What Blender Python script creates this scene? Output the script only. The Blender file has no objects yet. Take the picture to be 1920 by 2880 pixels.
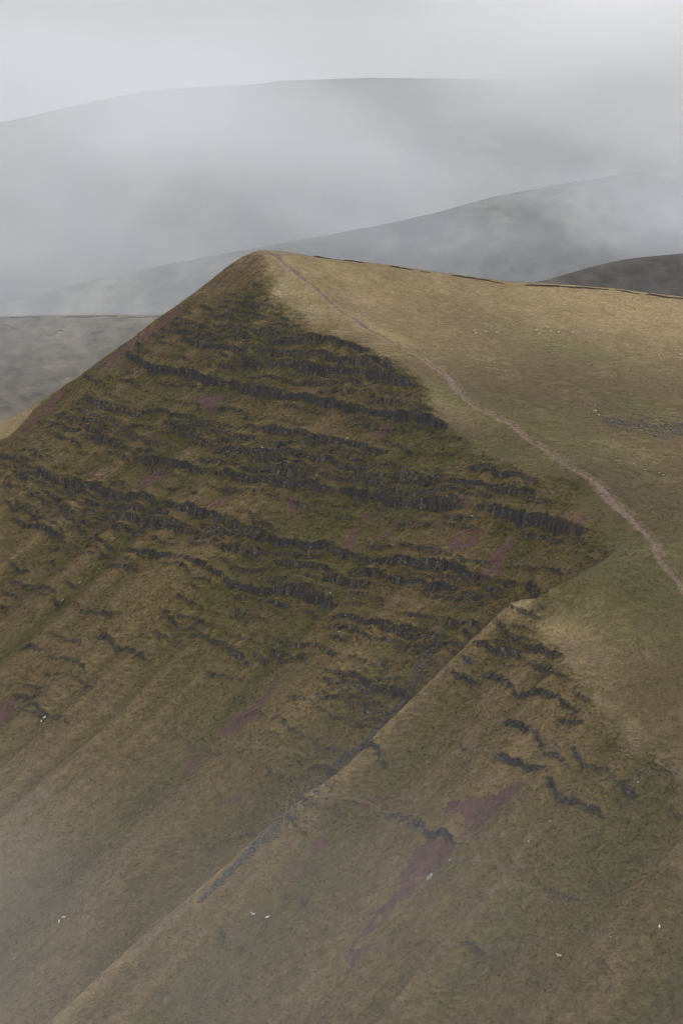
import bpy, math, random
import numpy as np

scene = bpy.context.scene
R = math.radians

# ------------------------------------------------------------------ camera
# the photographer stands on the higher neighbouring summit; z = 0 is eye level
FPX, PITCH = 5600.0, R(13.7)
cam_d = bpy.data.cameras.new('camera')
cam = bpy.data.objects.new('camera', cam_d)
scene.collection.objects.link(cam)
cam.location = (0, 0, 0)
cam.rotation_euler = (R(90) - PITCH, 0, 0)
cam_d.sensor_fit = 'HORIZONTAL'
cam_d.sensor_width = 24.0
cam_d.lens = FPX / 1920 * 24.0
cam_d.clip_start, cam_d.clip_end = 1.0, 30000.0
scene.camera = cam

# ------------------------------------------------------------------ overcast sky
SUN_AZ, SUN_EL = R(86), R(32)          # from the right
world = bpy.data.worlds.new('World')
scene.world = world
world.use_nodes = True
wn = world.node_tree
for n in list(wn.nodes):
    wn.nodes.remove(n)
w_out = wn.nodes.new('ShaderNodeOutputWorld')
w_bg = wn.nodes.new('ShaderNodeBackground')
w_sky = wn.nodes.new('ShaderNodeTexSky')
w_sky.sky_type = 'NISHITA'
w_sky.sun_disc = False
w_sky.sun_elevation = SUN_EL
w_sky.sun_rotation = SUN_AZ
w_sky.dust_density = 6.0
w_sky.air_density = 1.0
w_hs = wn.nodes.new('ShaderNodeHueSaturation')
w_hs.inputs['Saturation'].default_value = 0.25
w_mix = wn.nodes.new('ShaderNodeMix')
w_mix.data_type = 'RGBA'
w_mix.inputs['Factor'].default_value = 0.9          # an almost closed cloud deck
w_mix.inputs['B'].default_value = (6.35, 6.42, 6.68, 1)
wn.links.new(w_sky.outputs['Color'], w_hs.inputs['Color'])
wn.links.new(w_hs.outputs['Color'], w_mix.inputs['A'])
# overcast decks are brighter overhead than at the horizon (standard overcast distribution)
w_tc = wn.nodes.new('ShaderNodeTexCoord')
w_sp = wn.nodes.new('ShaderNodeSeparateXYZ')
w_gr = wn.nodes.new('ShaderNodeMapRange')
w_gr.inputs['From Min'].default_value, w_gr.inputs['From Max'].default_value = 0.0, 1.0
w_gr.inputs['To Min'].default_value, w_gr.inputs['To Max'].default_value = 1.0, 2.2
w_sc = wn.nodes.new('ShaderNodeVectorMath')
w_sc.operation = 'SCALE'
wn.links.new(w_tc.outputs['Generated'], w_sp.inputs[0])
wn.links.new(w_sp.outputs['Z'], w_gr.inputs['Value'])
wn.links.new(w_mix.outputs['Result'], w_sc.inputs[0])
wn.links.new(w_gr.outputs['Result'], w_sc.inputs['Scale'])
wn.links.new(w_sc.outputs['Vector'], w_bg.inputs['Color'])
w_bg.inputs['Strength'].default_value = 0.10
wn.links.new(w_bg.outputs['Background'], w_out.inputs['Surface'])

sun_d = bpy.data.lights.new('sun', 'SUN')
sun = bpy.data.objects.new('sun', sun_d)
scene.collection.objects.link(sun)
sun_d.energy = 2.2
sun_d.angle = R(10)
sun_d.color = (1.0, 0.975, 0.945)
# sun stands at azimuth SUN_AZ clockwise from +Y
sun.rotation_euler = (R(90) - SUN_EL, 0, math.pi - SUN_AZ)
sun.location = (0, 400, 900)

vs = scene.view_settings
vs.view_transform = 'Standard'
vs.look = 'None'
vs.exposure = 0.0
vs.gamma = 1.0
vs.use_curve_mapping = False
scene.cycles.use_denoising = True
scene.cycles.filter_width = 1.05
scene.cycles.volume_bounces = 6
scene.cycles.max_bounces = 8
scene.cycles.diffuse_bounces = 2
scene.cycles.volume_step_rate = 2.0
scene.cycles.volume_max_steps = 12
scene.cycles.use_adaptive_sampling = True
scene.cycles.adaptive_threshold = 0.025

rng = np.random.default_rng(7)
random.seed(7)
col_root = scene.collection

# ------------------------------------------------------------------ projection helpers
FW = np.array([0, math.cos(PITCH), -math.sin(PITCH)])
UP = np.array([0, math.sin(PITCH), math.cos(PITCH)])
def ray(u, v):
    r = np.array([1., 0, 0]) * (u - 960) / FPX + UP * (1440 - v) / FPX + FW
    return r / r[1]
def project(x, y, z):
    d = y * FW[1] + z * FW[2]
    return 960 + FPX * x / d, 1440 - FPX * (y * UP[1] + z * UP[2]) / d

# ------------------------------------------------------------------ noise
_T = rng.random((512, 512)).astype(np.float64)
def vnoise(x, y, seed=0):
    x = np.asarray(x, float) + seed * 37.13
    y = np.asarray(y, float) + seed * 91.7
    xi = np.floor(x).astype(np.int64); yi = np.floor(y).astype(np.int64)
    fx = x - xi; fy = y - yi
    fx = fx * fx * fx * (fx * (fx * 6 - 15) + 10); fy = fy * fy * fy * (fy * (fy * 6 - 15) + 10)
    x0 = xi & 511; x1 = (xi + 1) & 511; y0 = yi & 511; y1 = (yi + 1) & 511
    return (_T[x0, y0] * (1 - fx) + _T[x1, y0] * fx) * (1 - fy) + (_T[x0, y1] * (1 - fx) + _T[x1, y1] * fx) * fy
def fbm(x, y, octv=4, seed=0, gain=.5):
    s = 0; a = 1; t = 0
    for k in range(octv):
        s = s + a * (vnoise(x * 2 ** k, y * 2 ** k, seed + k * 5) - .5) * 2
        t += a; a *= gain
    return s / t
def sstep(t):
    t = np.clip(t, 0, 1)
    return t * t * (3 - 2 * t)

# ------------------------------------------------------------------ hill shape
# a runs along the contours of the steep face (towards the right and the viewer), b down its fall line
AL = R(43)
CA = np.array([math.sin(AL), -math.cos(AL)])
DB = np.array([-math.cos(AL), -math.sin(AL)])
A0 = ray(700, 712) * 825
def ab(x, y):
    dx = np.asarray(x) - A0[0]; dy = np.asarray(y) - A0[1]
    return dx * CA[0] + dy * CA[1], dx * DB[0] + dy * DB[1]
def xy(a, b):
    return A0[0] + a * CA[0] + b * DB[0], A0[1] + a * CA[1] + b * DB[1]
T1, T2, LQ = math.tan(R(35)), math.tan(R(28)), 220.0
def drop(q):
    return np.where(q < 0, T1 * q, np.where(q < LQ, T1 * q - (T1 - T2) * q * q / (2 * LQ), T1 * LQ - (T1 - T2) * LQ / 2 + T2 * (q - LQ)))
SPUR = np.array([(60, 275), (100, 275.5), (106, 274), (111, 272), (115, 269.3), (119, 264.8), (123, 260), (128, 259.2), (144, 257.5), (160, 256.3), (184, 255), (200, 252), (224, 247), (256, 242.6), (280, 240), (330, 236)])
def spur_a(b):
    return np.interp(b, SPUR[:, 0], SPUR[:, 1])
def face0(a, b):
    """the steep face without ledges: a plane, a gully and the spur beyond it"""
    sa = spur_a(b) + (vnoise(b / 21, b * 0, 2) - .5) * 2.4 * sstep((b - 128) / 20)
    D = 15.0 - 7.0 * sstep((b - 120) / 160)
    st = sstep((a - (sa - 8)) / 8)
    crest = np.exp(-((a - sa - .8) / 4.2) ** 2) * 2.0 * sstep((b - 95) / 20)
    gully = np.exp(-((a - sa + 9.5) / 5.5) ** 2) * (4.0 - 2.2 * sstep((b - 170) / 80)) * sstep((b - 95) / 30)
    return A0[2] - drop(b - D * st) + crest - gully
def hit(u, v, fun, t0=300, t1=1300, last=True):
    r = ray(u, v)
    t = np.arange(t0, t1, .25)
    s = r[2] * t - fun(r[0] * t, t)
    i = np.where((s[:-1] > 0) & (s[1:] <= 0))[0]
    if len(i) == 0:
        return None
    i = i[0]
    k = s[i] / (s[i] - s[i + 1])
    return r * (t[i] + .25 * k)
def face_xy(x, y):
    return face0(*ab(x, y))
def on_face(u, v):
    p = hit(u, v, face_xy)
    if p is None:
        return None
    a, b = ab(p[0], p[1])
    return float(a), float(b)

# plateau: a smooth surface through the crest of the face and a set of known points
CREST = [(700,714),(730,780),(760,830),(810,880),(870,925),(1000,962),(1130,1034),(1190,1110),(1230,1180),(1300,1268),(1400,1305),(1500,1338),
         (1560,1400),(1650,1480),(1690,1560),(1650,1630),(1432,1703),(1500,1760),(1560,1800),(1640,1885),(1700,1990),
         (1760,2120),(1830,2250),(1920,2420),(2020,2600)]
LEFT_CREST = [(668,733),(635,757),(590,790),(535,830),(500,856),(449,887),(367,950),(286,1006),(229,1050),(135,1120),(82,1169),(24,1231),(-60,1322),(-150,1420)]
LEFT_SKY = [(135,1109,4),(82,1147,9),(24,1181,17),(-60,1235,27),(-150,1290,37)]     # far lip of the ridge top: pixel and metres behind the edge
ctrl = []
for (u, v) in CREST + LEFT_CREST:
    p = hit(u, v, face_xy)
    ctrl.append((p[0], p[1], p[2] + .3))
    w = 55.0
    ctrl.append((p[0] + DB[0] * w, p[1] + DB[1] * w, p[2] - w * .2))
left_lip = []
for (u, v, dy_) in LEFT_SKY:
    e_ = hit(u, np.interp(u, [q[0] for q in LEFT_CREST][::-1], [q[1] for q in LEFT_CREST][::-1]), face_xy)
    left_lip.append(ray(u, v) * (e_[1] + dy_))
    ctrl.append(tuple(left_lip[-1]))
for (u, v, Y) in [(745,707,836),(900,724,840),(1100,746,843),(1300,778,848),(1500,798,852),(1700,811,854),(1920,836,852),(2100,862,848),(2400,900,840),
                  (850,780,800),(960,875,765),(1100,880,778),(1300,900,780),(1500,930,775),(1700,900,800),(1900,1000,755),(2200,1020,750),
                  (1250,1050,705),(1450,1200,655),(1500,1050,715),(1700,1150,680),(1900,1200,665),(1650,1340,607),(1850,1560,560),(1800,1350,613),
                  (1960,1700,540),(2150,1500,580),(1700,1650,545),(1500,1683,550.2),(1560,1662,549.5),(1600,1730,540),(1800,1800,522),(1920,2000,492),(1800,2050,492),(2100,2000,492),(2200,2500,425),(2100,1750,530)]:
    r = ray(u, v) * Y
    ctrl.append(tuple(r))
ctrl = np.array(ctrl)
def tps_fit(pts, lam=20.0):
    n = len(pts); S = 100.0
    X = pts[:, :2] / S
    d2 = ((X[:, None] - X[None]) ** 2).sum(-1)
    K = np.where(d2 > 0, d2 * np.log(np.sqrt(d2) + 1e-12), 0) + np.eye(n) * lam * 1e-4
    Pm = np.c_[np.ones(n), X]
    M = np.block([[K, Pm], [Pm.T, np.zeros((3, 3))]])
    sol = np.linalg.solve(M, np.r_[pts[:, 2], np.zeros(3)])
    def ev(x, y):
        xs = np.asarray(x) / S; ys = np.asarray(y) / S
        out = sol[n] + sol[n + 1] * xs + sol[n + 2] * ys
        for k in range(n):
            d2 = (xs - X[k, 0]) ** 2 + (ys - X[k, 1]) ** 2 + 1e-12
            out = out + sol[k] * .5 * d2 * np.log(d2)
        return out
    return ev
plat0 = tps_fit(ctrl)
# beyond this line the ground falls away to the valley behind
SKY = np.array([(-900, 700), (-300, 790)] + [tuple(q[:2] + np.array([0, 2])) for q in left_lip] + [tuple((hit(u, v, face_xy))[:2] + np.array([0, 3])) for (u, v) in [(229,1050),(367,950),(500,856),(590,790),(635,757),(668,733),(700,714)]]
               + [tuple((ray(u, v) * Y)[:2]) for (u, v, Y) in [(745,707,838),(900,724,843),(1100,746,846),(1300,778,851),(1500,798,855),(1700,811,857),(1920,836,855),(2100,862,851),(2600,920,840)]] + [(900, 760)])
SKY = SKY[np.argsort(SKY[:, 0])]
def beyond(x, y):
    return y - np.interp(x, SKY[:, 0], SKY[:, 1])
def plateau(x, y):
    t = beyond(x, y)
    sp = np.where(t > 60, t - 6, np.log1p(np.exp((np.clip(t, -80, 60) - 6) / 4)) * 4)
    return plat0(x, y) - .55 * sp
def smin(p, q, k):
    h = np.clip(.5 + .5 * (q - p) / k, 0, 1)
    return q * (1 - h) + p * h - k * h * (1 - h)

# rock ledges traced along the strata: (height m, [(u, v), ...])
BANDS = [
 (1.6,[(622,843),(645,849),(686,851),(739,863)]),(1.2,[(665,827),(700,829),(730,833)]),
 (1.3,[(560,858),(588,880),(628,884),(660,882)]),(1.0,[(505,872),(560,886),(600,905),(660,912)]),
 (1.0,[(480,898),(540,912),(600,925),(680,930)]),(1.2,[(455,915),(510,930),(570,940),(640,942)]),
 (2.0,[(505,950),(584,963),(645,973),(700,990)]),
 (2.4,[(661,940),(726,947),(808,951),(869,953),(930,958),(992,966),(1045,988),(1100,1020)]),
 (2.2,[(686,963),(747,969),(800,984),(890,994),(971,1006),(1040,1014),(1110,1040)]),
 (3.6,[(678,992),(727,1002),(808,1014),(869,1024),(930,1036),(1040,1044),(1110,1060),(1150,1076)]),
 (1.2,[(700,1050),(760,1058),(830,1066),(900,1074),(990,1082)]),
 (3.4,[(359,988),(388,1010),(441,1034),(514,1042),(571,1058),(645,1066),(706,1079),(767,1098),(828,1106),(910,1118),(971,1136),(1040,1143),(1113,1158),(1217,1170),(1262,1188)]),
 (1.1,[(225,1040),(250,1052),(280,1075)]),(1.1,[(270,1068),(300,1082),(330,1096)]),
 (1.5,[(241,1118),(326,1147),(400,1155),(457,1159),(514,1167),(575,1169)]),
 (1.0,[(200,1122),(240,1140),(300,1162)]),(1.1,[(205,1140),(260,1165),(330,1180)]),
 (1.6,[(460,1180),(520,1186),(584,1182),(628,1198),(686,1204),(747,1214)]),
 (2.6,[(747,1206),(828,1214),(890,1230),(971,1241),(1040,1250),(1100,1262)]),
 (1.7,[(604,1228),(686,1233),(767,1247),(840,1252)]),
 (2.0,[(584,1262),(686,1263),(747,1271),(808,1269),(910,1288),(1040,1312)]),
 (2.2,[(706,1290),(808,1294),(869,1312),(971,1336),(1040,1345),(1100,1352)]),
 (1.6,[(565,1282),(628,1298),(706,1306),(767,1310),(860,1330)]),
 (2.8,[(616,1330),(686,1342),(767,1346),(820,1350)]),
 (3.2,[(820,1346),(890,1354),(971,1378),(1040,1382),(1080,1384),(1150,1400)]),
 (3.4,[(395,1290),(441,1294),(502,1304),(560,1312)]),(1.5,[(568,1316),(610,1326),(640,1336)]),
 (1.4,[(820,1400),(870,1408),(920,1412),(985,1416)]),
 (1.2,[(143,1204),(175,1218),(204,1229),(245,1249)]),(1.2,[(237,1220),(294,1233),(367,1257),(408,1280)]),
 (1.3,[(120,1180),(170,1195),(230,1208)]),(1.2,[(300,1205),(360,1222),(440,1240),(500,1258)]),
 (1.6,[(0,1269),(61,1296),(102,1320),(163,1350)]),(1.3,[(0,1290),(50,1314),(90,1340),(140,1362)]),(1.2,[(0,1312),(45,1335),(85,1358)]),
 (1.2,[(10,1350),(60,1372),(120,1388)]),(1.2,[(60,1330),(120,1352),(170,1372),(230,1392)]),(1.2,[(140,1385),(200,1402),(260,1412)]),
 (3.0,[(176,1351),(229,1361),(286,1377),(326,1386),(367,1401),(429,1410),(469,1421),(510,1434),(551,1449),(600,1460),(641,1474),(702,1487),(763,1506),(824,1519),(886,1532),(947,1548),(990,1560)]),
 (2.0,[(225,1392),(290,1408),(350,1424),(420,1440),(480,1450)]),(1.6,[(540,1466),(610,1484),(680,1502),(740,1520)]),
 (2.2,[(330,1440),(400,1456),(470,1470),(540,1486),(640,1506)]),
 (3.8,[(996,1562),(1029,1573),(1100,1580),(1182,1589),(1243,1593),(1296,1607),(1386,1621),(1447,1637),(1508,1653),(1560,1662)]),
 (1.6,[(61,1441),(122,1453),(184,1484)]),(1.3,[(0,1410),(50,1420),(80,1430)]),(1.6,[(326,1475),(370,1479),(420,1484)]),
 (1.6,[(98,1458),(140,1476),(186,1500)]),
 (2.4,[(237,1500),(286,1524),(347,1545),(408,1557),(469,1561),(531,1573),(571,1590),(600,1602),(661,1622),(722,1643),(804,1655),(845,1667),(906,1688),(950,1700)]),
 (1.6,[(649,1659),(702,1676),(763,1688),(812,1697)]),(1.8,[(763,1572),(845,1582),(900,1588),(950,1596)]),
 (1.5,[(600,1560),(660,1575),(740,1592),(830,1606)]),
 (2.8,[(988,1602),(1060,1610),(1131,1620),(1212,1640),(1290,1648)]),(1.8,[(1180,1660),(1240,1668),(1300,1680),(1380,1690)]),
 (4.6,[(1153,1404),(1202,1404),(1276,1418),(1345,1425),(1406,1437),(1467,1449),(1529,1459),(1569,1476),(1655,1484)]),
 (2.0,[(1182,1340),(1243,1348),(1304,1356),(1386,1368),(1467,1381),(1516,1390)]),
 (2.4,[(1304,1318),(1386,1325),(1447,1327),(1492,1333),(1518,1352)]),
 (1.4,[(1120,1310),(1190,1318),(1270,1326)]),(1.3,[(1090,1340),(1140,1352),(1180,1364)]),
 (2.2,[(947,1728),(1008,1737),(1090,1764),(1161,1770),(1225,1776)]),(1.8,[(1235,1736),(1284,1747),(1337,1759)]),
 (1.6,[(930,1760),(1000,1772),(1070,1790),(1150,1800)]),
 (1.7,[(743,1778),(784,1798),(837,1818),(886,1827),(960,1836)]),(1.4,[(1100,1808),(1182,1820),(1222,1806),(1290,1816)]),(1.4,[(1060,1860),(1110,1869),(1153,1872)]),
 (1.6,[(900,1898),(960,1906),(1046,1924),(1137,1958)]),(1.3,[(880,1950),(950,1960),(1010,1966),(1080,1990)]),
 (1.5,[(461,1709),(510,1721),(592,1742)]),(1.3,[(0,1652),(30,1662),(61,1672)]),(1.2,[(12,1582),(40,1592),(80,1603)]),
 (1.2,[(184,1632),(200,1640),(220,1647)]),(1.6,[(110,1786),(163,1790),(233,1816)]),(1.3,[(0,1925),(60,1932),(130,1938)]),
 (1.3,[(430,1770),(480,1782),(520,1788)]),(1.3,[(610,1822),(650,1832),(700,1840)]),
 (1.2,[(700,2000),(760,2020),(850,2035)]),(1.3,[(730,2162),(800,2170),(880,2172)]),(1.0,[(560,2360),(620,2372),(690,2375)]),
 # beyond the gully
 (1.8,[(1400,1745),(1440,1758),(1484,1772),(1540,1788)]),(1.9,[(1410,1772),(1470,1790),(1530,1806),(1590,1832)]),(1.9,[(1385,1792),(1440,1810),(1500,1822),(1560,1838),(1610,1852)]),
 (1.8,[(1398,1812),(1451,1828),(1525,1842),(1574,1853),(1619,1862)]),(1.5,[(1330,1800),(1380,1815),(1420,1834)]),
 (1.5,[(1288,1844),(1305,1856),(1330,1868)]),(1.4,[(1270,1880),(1310,1892),(1350,1910)]),
 (2.0,[(1353,1880),(1394,1893),(1443,1936),(1484,1952),(1545,1981),(1606,2009),(1640,2018)]),(1.5,[(1492,1896),(1533,1908),(1582,1928),(1620,1940)]),
 (1.4,[(1600,1960),(1650,1985),(1690,2006)]),(1.4,[(1570,2025),(1610,2040),(1650,2050)]),
 (1.1,[(1300,2006),(1341,2018),(1390,2035)]),(1.7,[(1406,2050),(1464,2075),(1505,2095),(1545,2108)]),
 (1.8,[(1590,2112),(1639,2144),(1708,2156),(1761,2181),(1798,2203)]),(1.4,[(1500,2130),(1560,2148),(1610,2160)]),
 (1.5,[(1240,2095),(1280,2105),(1329,2116)]),(1.9,[(1394,2156),(1464,2165),(1504,2190),(1533,2191)]),
 (1.9,[(1545,2197),(1590,2238),(1647,2254),(1708,2274),(1790,2292)]),(1.2,[(1780,2326),(1810,2330),(1830,2334)]),
 (1.3,[(1075,2305),(1110,2312),(1150,2322)]),(1.9,[(1140,2330),(1180,2350),(1205,2358),(1284,2382)]),
 (1.2,[(880,2272),(930,2284),(970,2290)]),(1.2,[(1500,2460),(1560,2480),(1620,2510)]),(1.3,[(1560,2575),(1640,2592),(1730,2610)]),
 (1.2,[(1850,2450),(1890,2460),(1920,2470)]),(1.2,[(820,2510),(850,2520),(880,2530)]),(1.2,[(610,2620),(660,2640),(720,2655)]),
 (1.2,[(1290,2640),(1330,2650),(1370,2665)]),
]
bands = []
for h, pts in BANDS:
    q = [on_face(*p) for p in pts]
    q = sorted([p for p in q if p is not None])
    if len(q) < 2:
        continue
    bands.append(((h - .35) * (.90 if pts[0][1] < 1720 else .70) + .12, np.array([p[0] for p in q]), np.array([p[1] for p in q])))

# short broken steps of turf and rock between the long ones
_g = np.random.default_rng(5)
n_long = len(bands)
for k in range(n_long):
    h, qa, qb = bands[k]
    for m in range(int((qa[-1] - qa[0]) / (6.5 if qa[0] < 254 else 22)) + (1 if qa[0] < 254 else 0)):
        a0 = _g.uniform(qa[0] - 4, qa[-1] + 2); L_ = _g.uniform(10.0, 38.0)
        o_ = _g.choice([-1, 1]) * _g.uniform(2.2, 8.0)
        aa = a0 + L_ * np.linspace(0, 1, 5)
        bands.append((_g.uniform(.42, .85), aa, np.interp(aa, qa, qb) + o_ + _g.normal(size=5) * .5))
def band_edge(k, a):
    h, qa, qb = bands[k]
    e = np.interp(a, qa, qb)
    j = fbm(a / 5.5, a * 0 + k * 3.7, 3, 40) * 1.2 + (vnoise(a / .8, a * 0 + k * 1.3, 41) - .5) * .9 + fbm(a / 16, a * 0 + k, 2, 42) * 1.8
    end = sstep((a - qa[0] + 2) / 5) * sstep((qa[-1] + 2 - a) / 5)
    hh = h * end * np.clip(.82 + .75 * fbm(a / 12, a * 0 + k * 7.7, 2, 43) + .42 * fbm(a / 2.0, a * 0 + k * 5.1, 2, 47), .12, 1.5)
    return e + j, hh

CELL = .45
ga = np.arange(-95, 430, CELL)
gb = np.arange(-265, 300, CELL)
GA, GB = np.meshgrid(ga, gb, indexing='ij')
GX, GY = xy(GA, GB)

def face_detail(a, b, zc):
    """ribs and grooves that run straight down the face, plus rough ground"""
    lower = sstep((b - 70) / 130)
    warp = fbm(a / 60, b / 60, 2, 3) * 5
    g = fbm((a + warp) / 15, b / 260, 2, 11) * (1.0 + 4.0 * lower)
    g += (1 - np.abs(fbm((a + warp) / 27, b / 260, 2, 14))) ** 3 * (.4 + 1.6 * lower) - .8
    g += fbm((a + warp * .6) / 6.5, b / 170, 2, 17) * (.35 + 1.0 * lower)
    return g
def height_grid():
    F = face0(GA, GB)
    F = F + face_detail(GA, GB, F)
    rock = np.zeros_like(F)
    for k, (h, qa, qb) in enumerate(bands):
        i0 = np.searchsorted(ga, qa[0] - 3); i1 = np.searchsorted(ga, qa[-1] + 3)
        j0 = np.searchsorted(gb, qb.min() - 26); j1 = np.searchsorted(gb, qb.max() + 26)
        if i1 <= i0:
            continue
        e, hh = band_edge(k, ga[i0:i1])
        t = gb[None, j0:j1] - e[:, None]
        H = hh[:, None]
        L = 3.0 + 1.1 * H
        w = .55
        up = .5 * H * np.exp(np.minimum(t, 0) / L)
        dn = -.5 * H * np.exp(-np.maximum(t - w, 0) / (L * .9))
        m = np.clip(t / w, 0, 1)
        F[i0:i1, j0:j1] += up * (1 - m) + dn * m
        rock[i0:i1, j0:j1] = np.maximum(rock[i0:i1, j0:j1], np.where((t > -.5) & (t < 1.4), np.clip(H / 1.2, 0, 1), 0))
    P = plateau(GX, GY)
    onface = sstep((F - P + 1.0) / -2.0 * -1)   # overwritten below
    P = P + fbm(GX / 22, GY / 22, 3, 21) * .55
    Z = smin(P, F, .9)
    plm = sstep((F - P) / 1.6 + .25)             # 1 on the plateau, 0 on the face
    rough = fbm(GX / 2.3, GY / 2.3, 3, 31)
    Z = Z + rough * (.22 - .06 * plm)
    # narrow terracettes worn across the face
    Z = Z + (1 - plm) * .12 * np.sin((Z + fbm(GX / 9, GY / 9, 2, 33) * 1.2) * 5.2) * np.clip(vnoise(GA / 40, GB / 40, 35) * 2 - .6, 0, 1)
    return Z, plm, rock * (1 - plm), F, P
GZ, PLM, ROCK, FZ, PZ = height_grid()
RIM = FZ - PZ                                 # 0 along the rim, positive on the plateau
del FZ, PZ

def hz(x, y):
    """height of the finished hill under a point"""
    a, b = ab(x, y)
    fa = np.clip((a - ga[0]) / CELL, 0, len(ga) - 1.001); fb = np.clip((b - gb[0]) / CELL, 0, len(gb) - 1.001)
    i = fa.astype(int); j = fb.astype(int); s = fa - i; t = fb - j
    return (GZ[i, j] * (1 - s) + GZ[i + 1, j] * s) * (1 - t) + (GZ[i, j + 1] * (1 - s) + GZ[i + 1, j + 1] * s) * t
def on_hill(u, v):
    r = ray(u, v)
    t = np.arange(380, 920, .2)
    s = r[2] * t - hz(r[0] * t, t)
    i = np.where((s[:-1] > 0) & (s[1:] <= 0))[0]
    if len(i) == 0:
        return None
    return r * t[i[0] + 1]
def gidx(x, y):
    a, b = ab(x, y)
    return (np.asarray(a) - ga[0]) / CELL, (np.asarray(b) - gb[0]) / CELL

# ------------------------------------------------------------------ footpath, tracks, soil, peat: where they lie on the hill
def polydist(pts, wid):
    """signed distance (in metres, minus half width) of grid nodes to a polyline; returns arrays over a sub-rectangle"""
    A_, B_ = ab(np.array([p[0] for p in pts]), np.array([p[1] for p in pts]))
    m = max(wid) + 4
    i0 = max(np.searchsorted(ga, A_.min() - m), 0); i1 = np.searchsorted(ga, A_.max() + m)
    j0 = max(np.searchsorted(gb, B_.min() - m), 0); j1 = np.searchsorted(gb, B_.max() + m)
    a = GA[i0:i1, j0:j1]; b = GB[i0:i1, j0:j1]
    best = np.full(a.shape, 1e9)
    for k in range(len(A_) - 1):
        dx, dy = A_[k + 1] - A_[k], B_[k + 1] - B_[k]
        L2 = dx * dx + dy * dy + 1e-9
        t = np.clip(((a - A_[k]) * dx + (b - B_[k]) * dy) / L2, 0, 1)
        d = np.hypot(a - A_[k] - t * dx, b - B_[k] - t * dy) - (wid[k] * (1 - t) + wid[k + 1] * t) / 2
        best = np.minimum(best, d)
    return (slice(i0, i1), slice(j0, j1)), best
def smooth_line(pts, n=6):
    pts = np.array(pts, float)
    out = []
    for k in range(len(pts) - 1):
        p0 = pts[max(k - 1, 0)]; p1 = pts[k]; p2 = pts[k + 1]; p3 = pts[min(k + 2, len(pts) - 1)]
        for t in np.linspace(0, 1, n, endpoint=False):
            out.append(.5 * ((2 * p1) + (-p0 + p2) * t + (2 * p0 - 5 * p1 + 4 * p2 - p3) * t * t + (-p0 + 3 * p1 - 3 * p2 + p3) * t ** 3))
    out.append(pts[-1])
    return np.array(out)
def world_line(px):
    """px rows (u, v, width): pixels -> points on the hill"""
    out = []
    for r in px:
        p = on_hill(r[0], r[1])
        if p is not None:
            out.append((p[0], p[1], r[2]))
    return smooth_line(out)

REG = np.zeros(GZ.shape, np.int16)            # 0 grass, 1 path, 2 sheep track, 10+ soil patches, 5 peat
PATH_PX = [(776,719,3.2),(795,737,1.9),(822,760,1.5),(857,789,1.5),(891,814,1.6),(929,852,1.5),(956,875,1.4),(994,896,1.4),(1021,918,1.4),(1101,961,1.5),
           (1162,992,1.8),(1205,1022,2.4),(1254,1053,3.6),(1284,1090,3.2),(1321,1132,1.6),(1388,1169,1.5),(1450,1200,1.8),(1480,1230,1.8),(1541,1267,1.4),
           (1572,1292,1.4),(1633,1329,1.8),(1682,1365,3.8),(1719,1408,4.2),(1774,1457,3.2),(1829,1512,2.0),(1854,1567,2.3),(1890,1616,2.0),(1930,1664,2.0),(1975,1720,2.0)]
pl = world_line(PATH_PX)
EROS = np.zeros(GZ.shape)
sl, dist = polydist(pl, np.clip(pl[:, 2] * .72, 1.25, 9))
nz = fbm(GX[sl] / 1.3, GY[sl] / 1.3, 3, 51) * .55
GZ[sl] -= .28 * sstep((.6 - dist) / 1.2)
EROS[sl] = np.maximum(EROS[sl], sstep((1.6 - dist + nz * 2.2) / 1.8))
REG[sl] = np.where(dist + nz * 2.0 < -.05, 1, REG[sl])
# bare summit, and the walkers' line that leaves along the skyline
for line in ([(716,709,2.2),(745,710,3.2),(776,719,3.4)], [(776,716,3.0),(830,716,2.4),(890,720,1.8),(960,728,1.4),(1060,741,1.1)]):
    l2 = world_line(line)
    if len(l2) > 2:
        sl, dist = polydist(l2, l2[:, 2])
        nz = fbm(GX[sl] / 1.3, GY[sl] / 1.3, 3, 52) * .6
        REG[sl] = np.where(dist + nz < 0, 1, REG[sl])
        EROS[sl] = np.maximum(EROS[sl], sstep((1.2 - dist + nz * 2) / 1.5))
TRACKS = [[(960,2239,.5),(1000,2246,.5),(1040,2258,.5),(1090,2284,.6),(1130,2304,.6),(1168,2321,.6),(1195,2329,.5),(1223,2334,.5)],
          [(1260,2336,.5),(1290,2352,.6),(1320,2360,.5),(1350,2410,.5),(1400,2425,.5),(1440,2478,.5),(1500,2500,.5),(1560,2545,.5)],
          [(140,1930,.7),(180,1948,.7),(235,1958,.7),(265,1985,.7),(310,1997,.7),(360,2012,.7),(420,2030,.5),(510,2040,.5)],
          [(640,2070,.5),(700,2100,.5),(800,2105,.5),(870,2128,.5),(930,2150,.5)]]
track_regs = []
for k, line in enumerate(TRACKS):
    l2 = world_line(line)
    if len(l2) > 2:
        sl, dist = polydist(l2, l2[:, 2])
        nz = fbm(GX[sl] / 1.5, GY[sl] / 1.5, 2, 53) * .35
        GZ[sl] -= .12 * sstep((.6 - dist) / .8)
        REG[sl] = np.where((dist + nz < .12) & (REG[sl] == 0), 3 + k, REG[sl])
        track_regs.append(3 + k)

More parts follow.
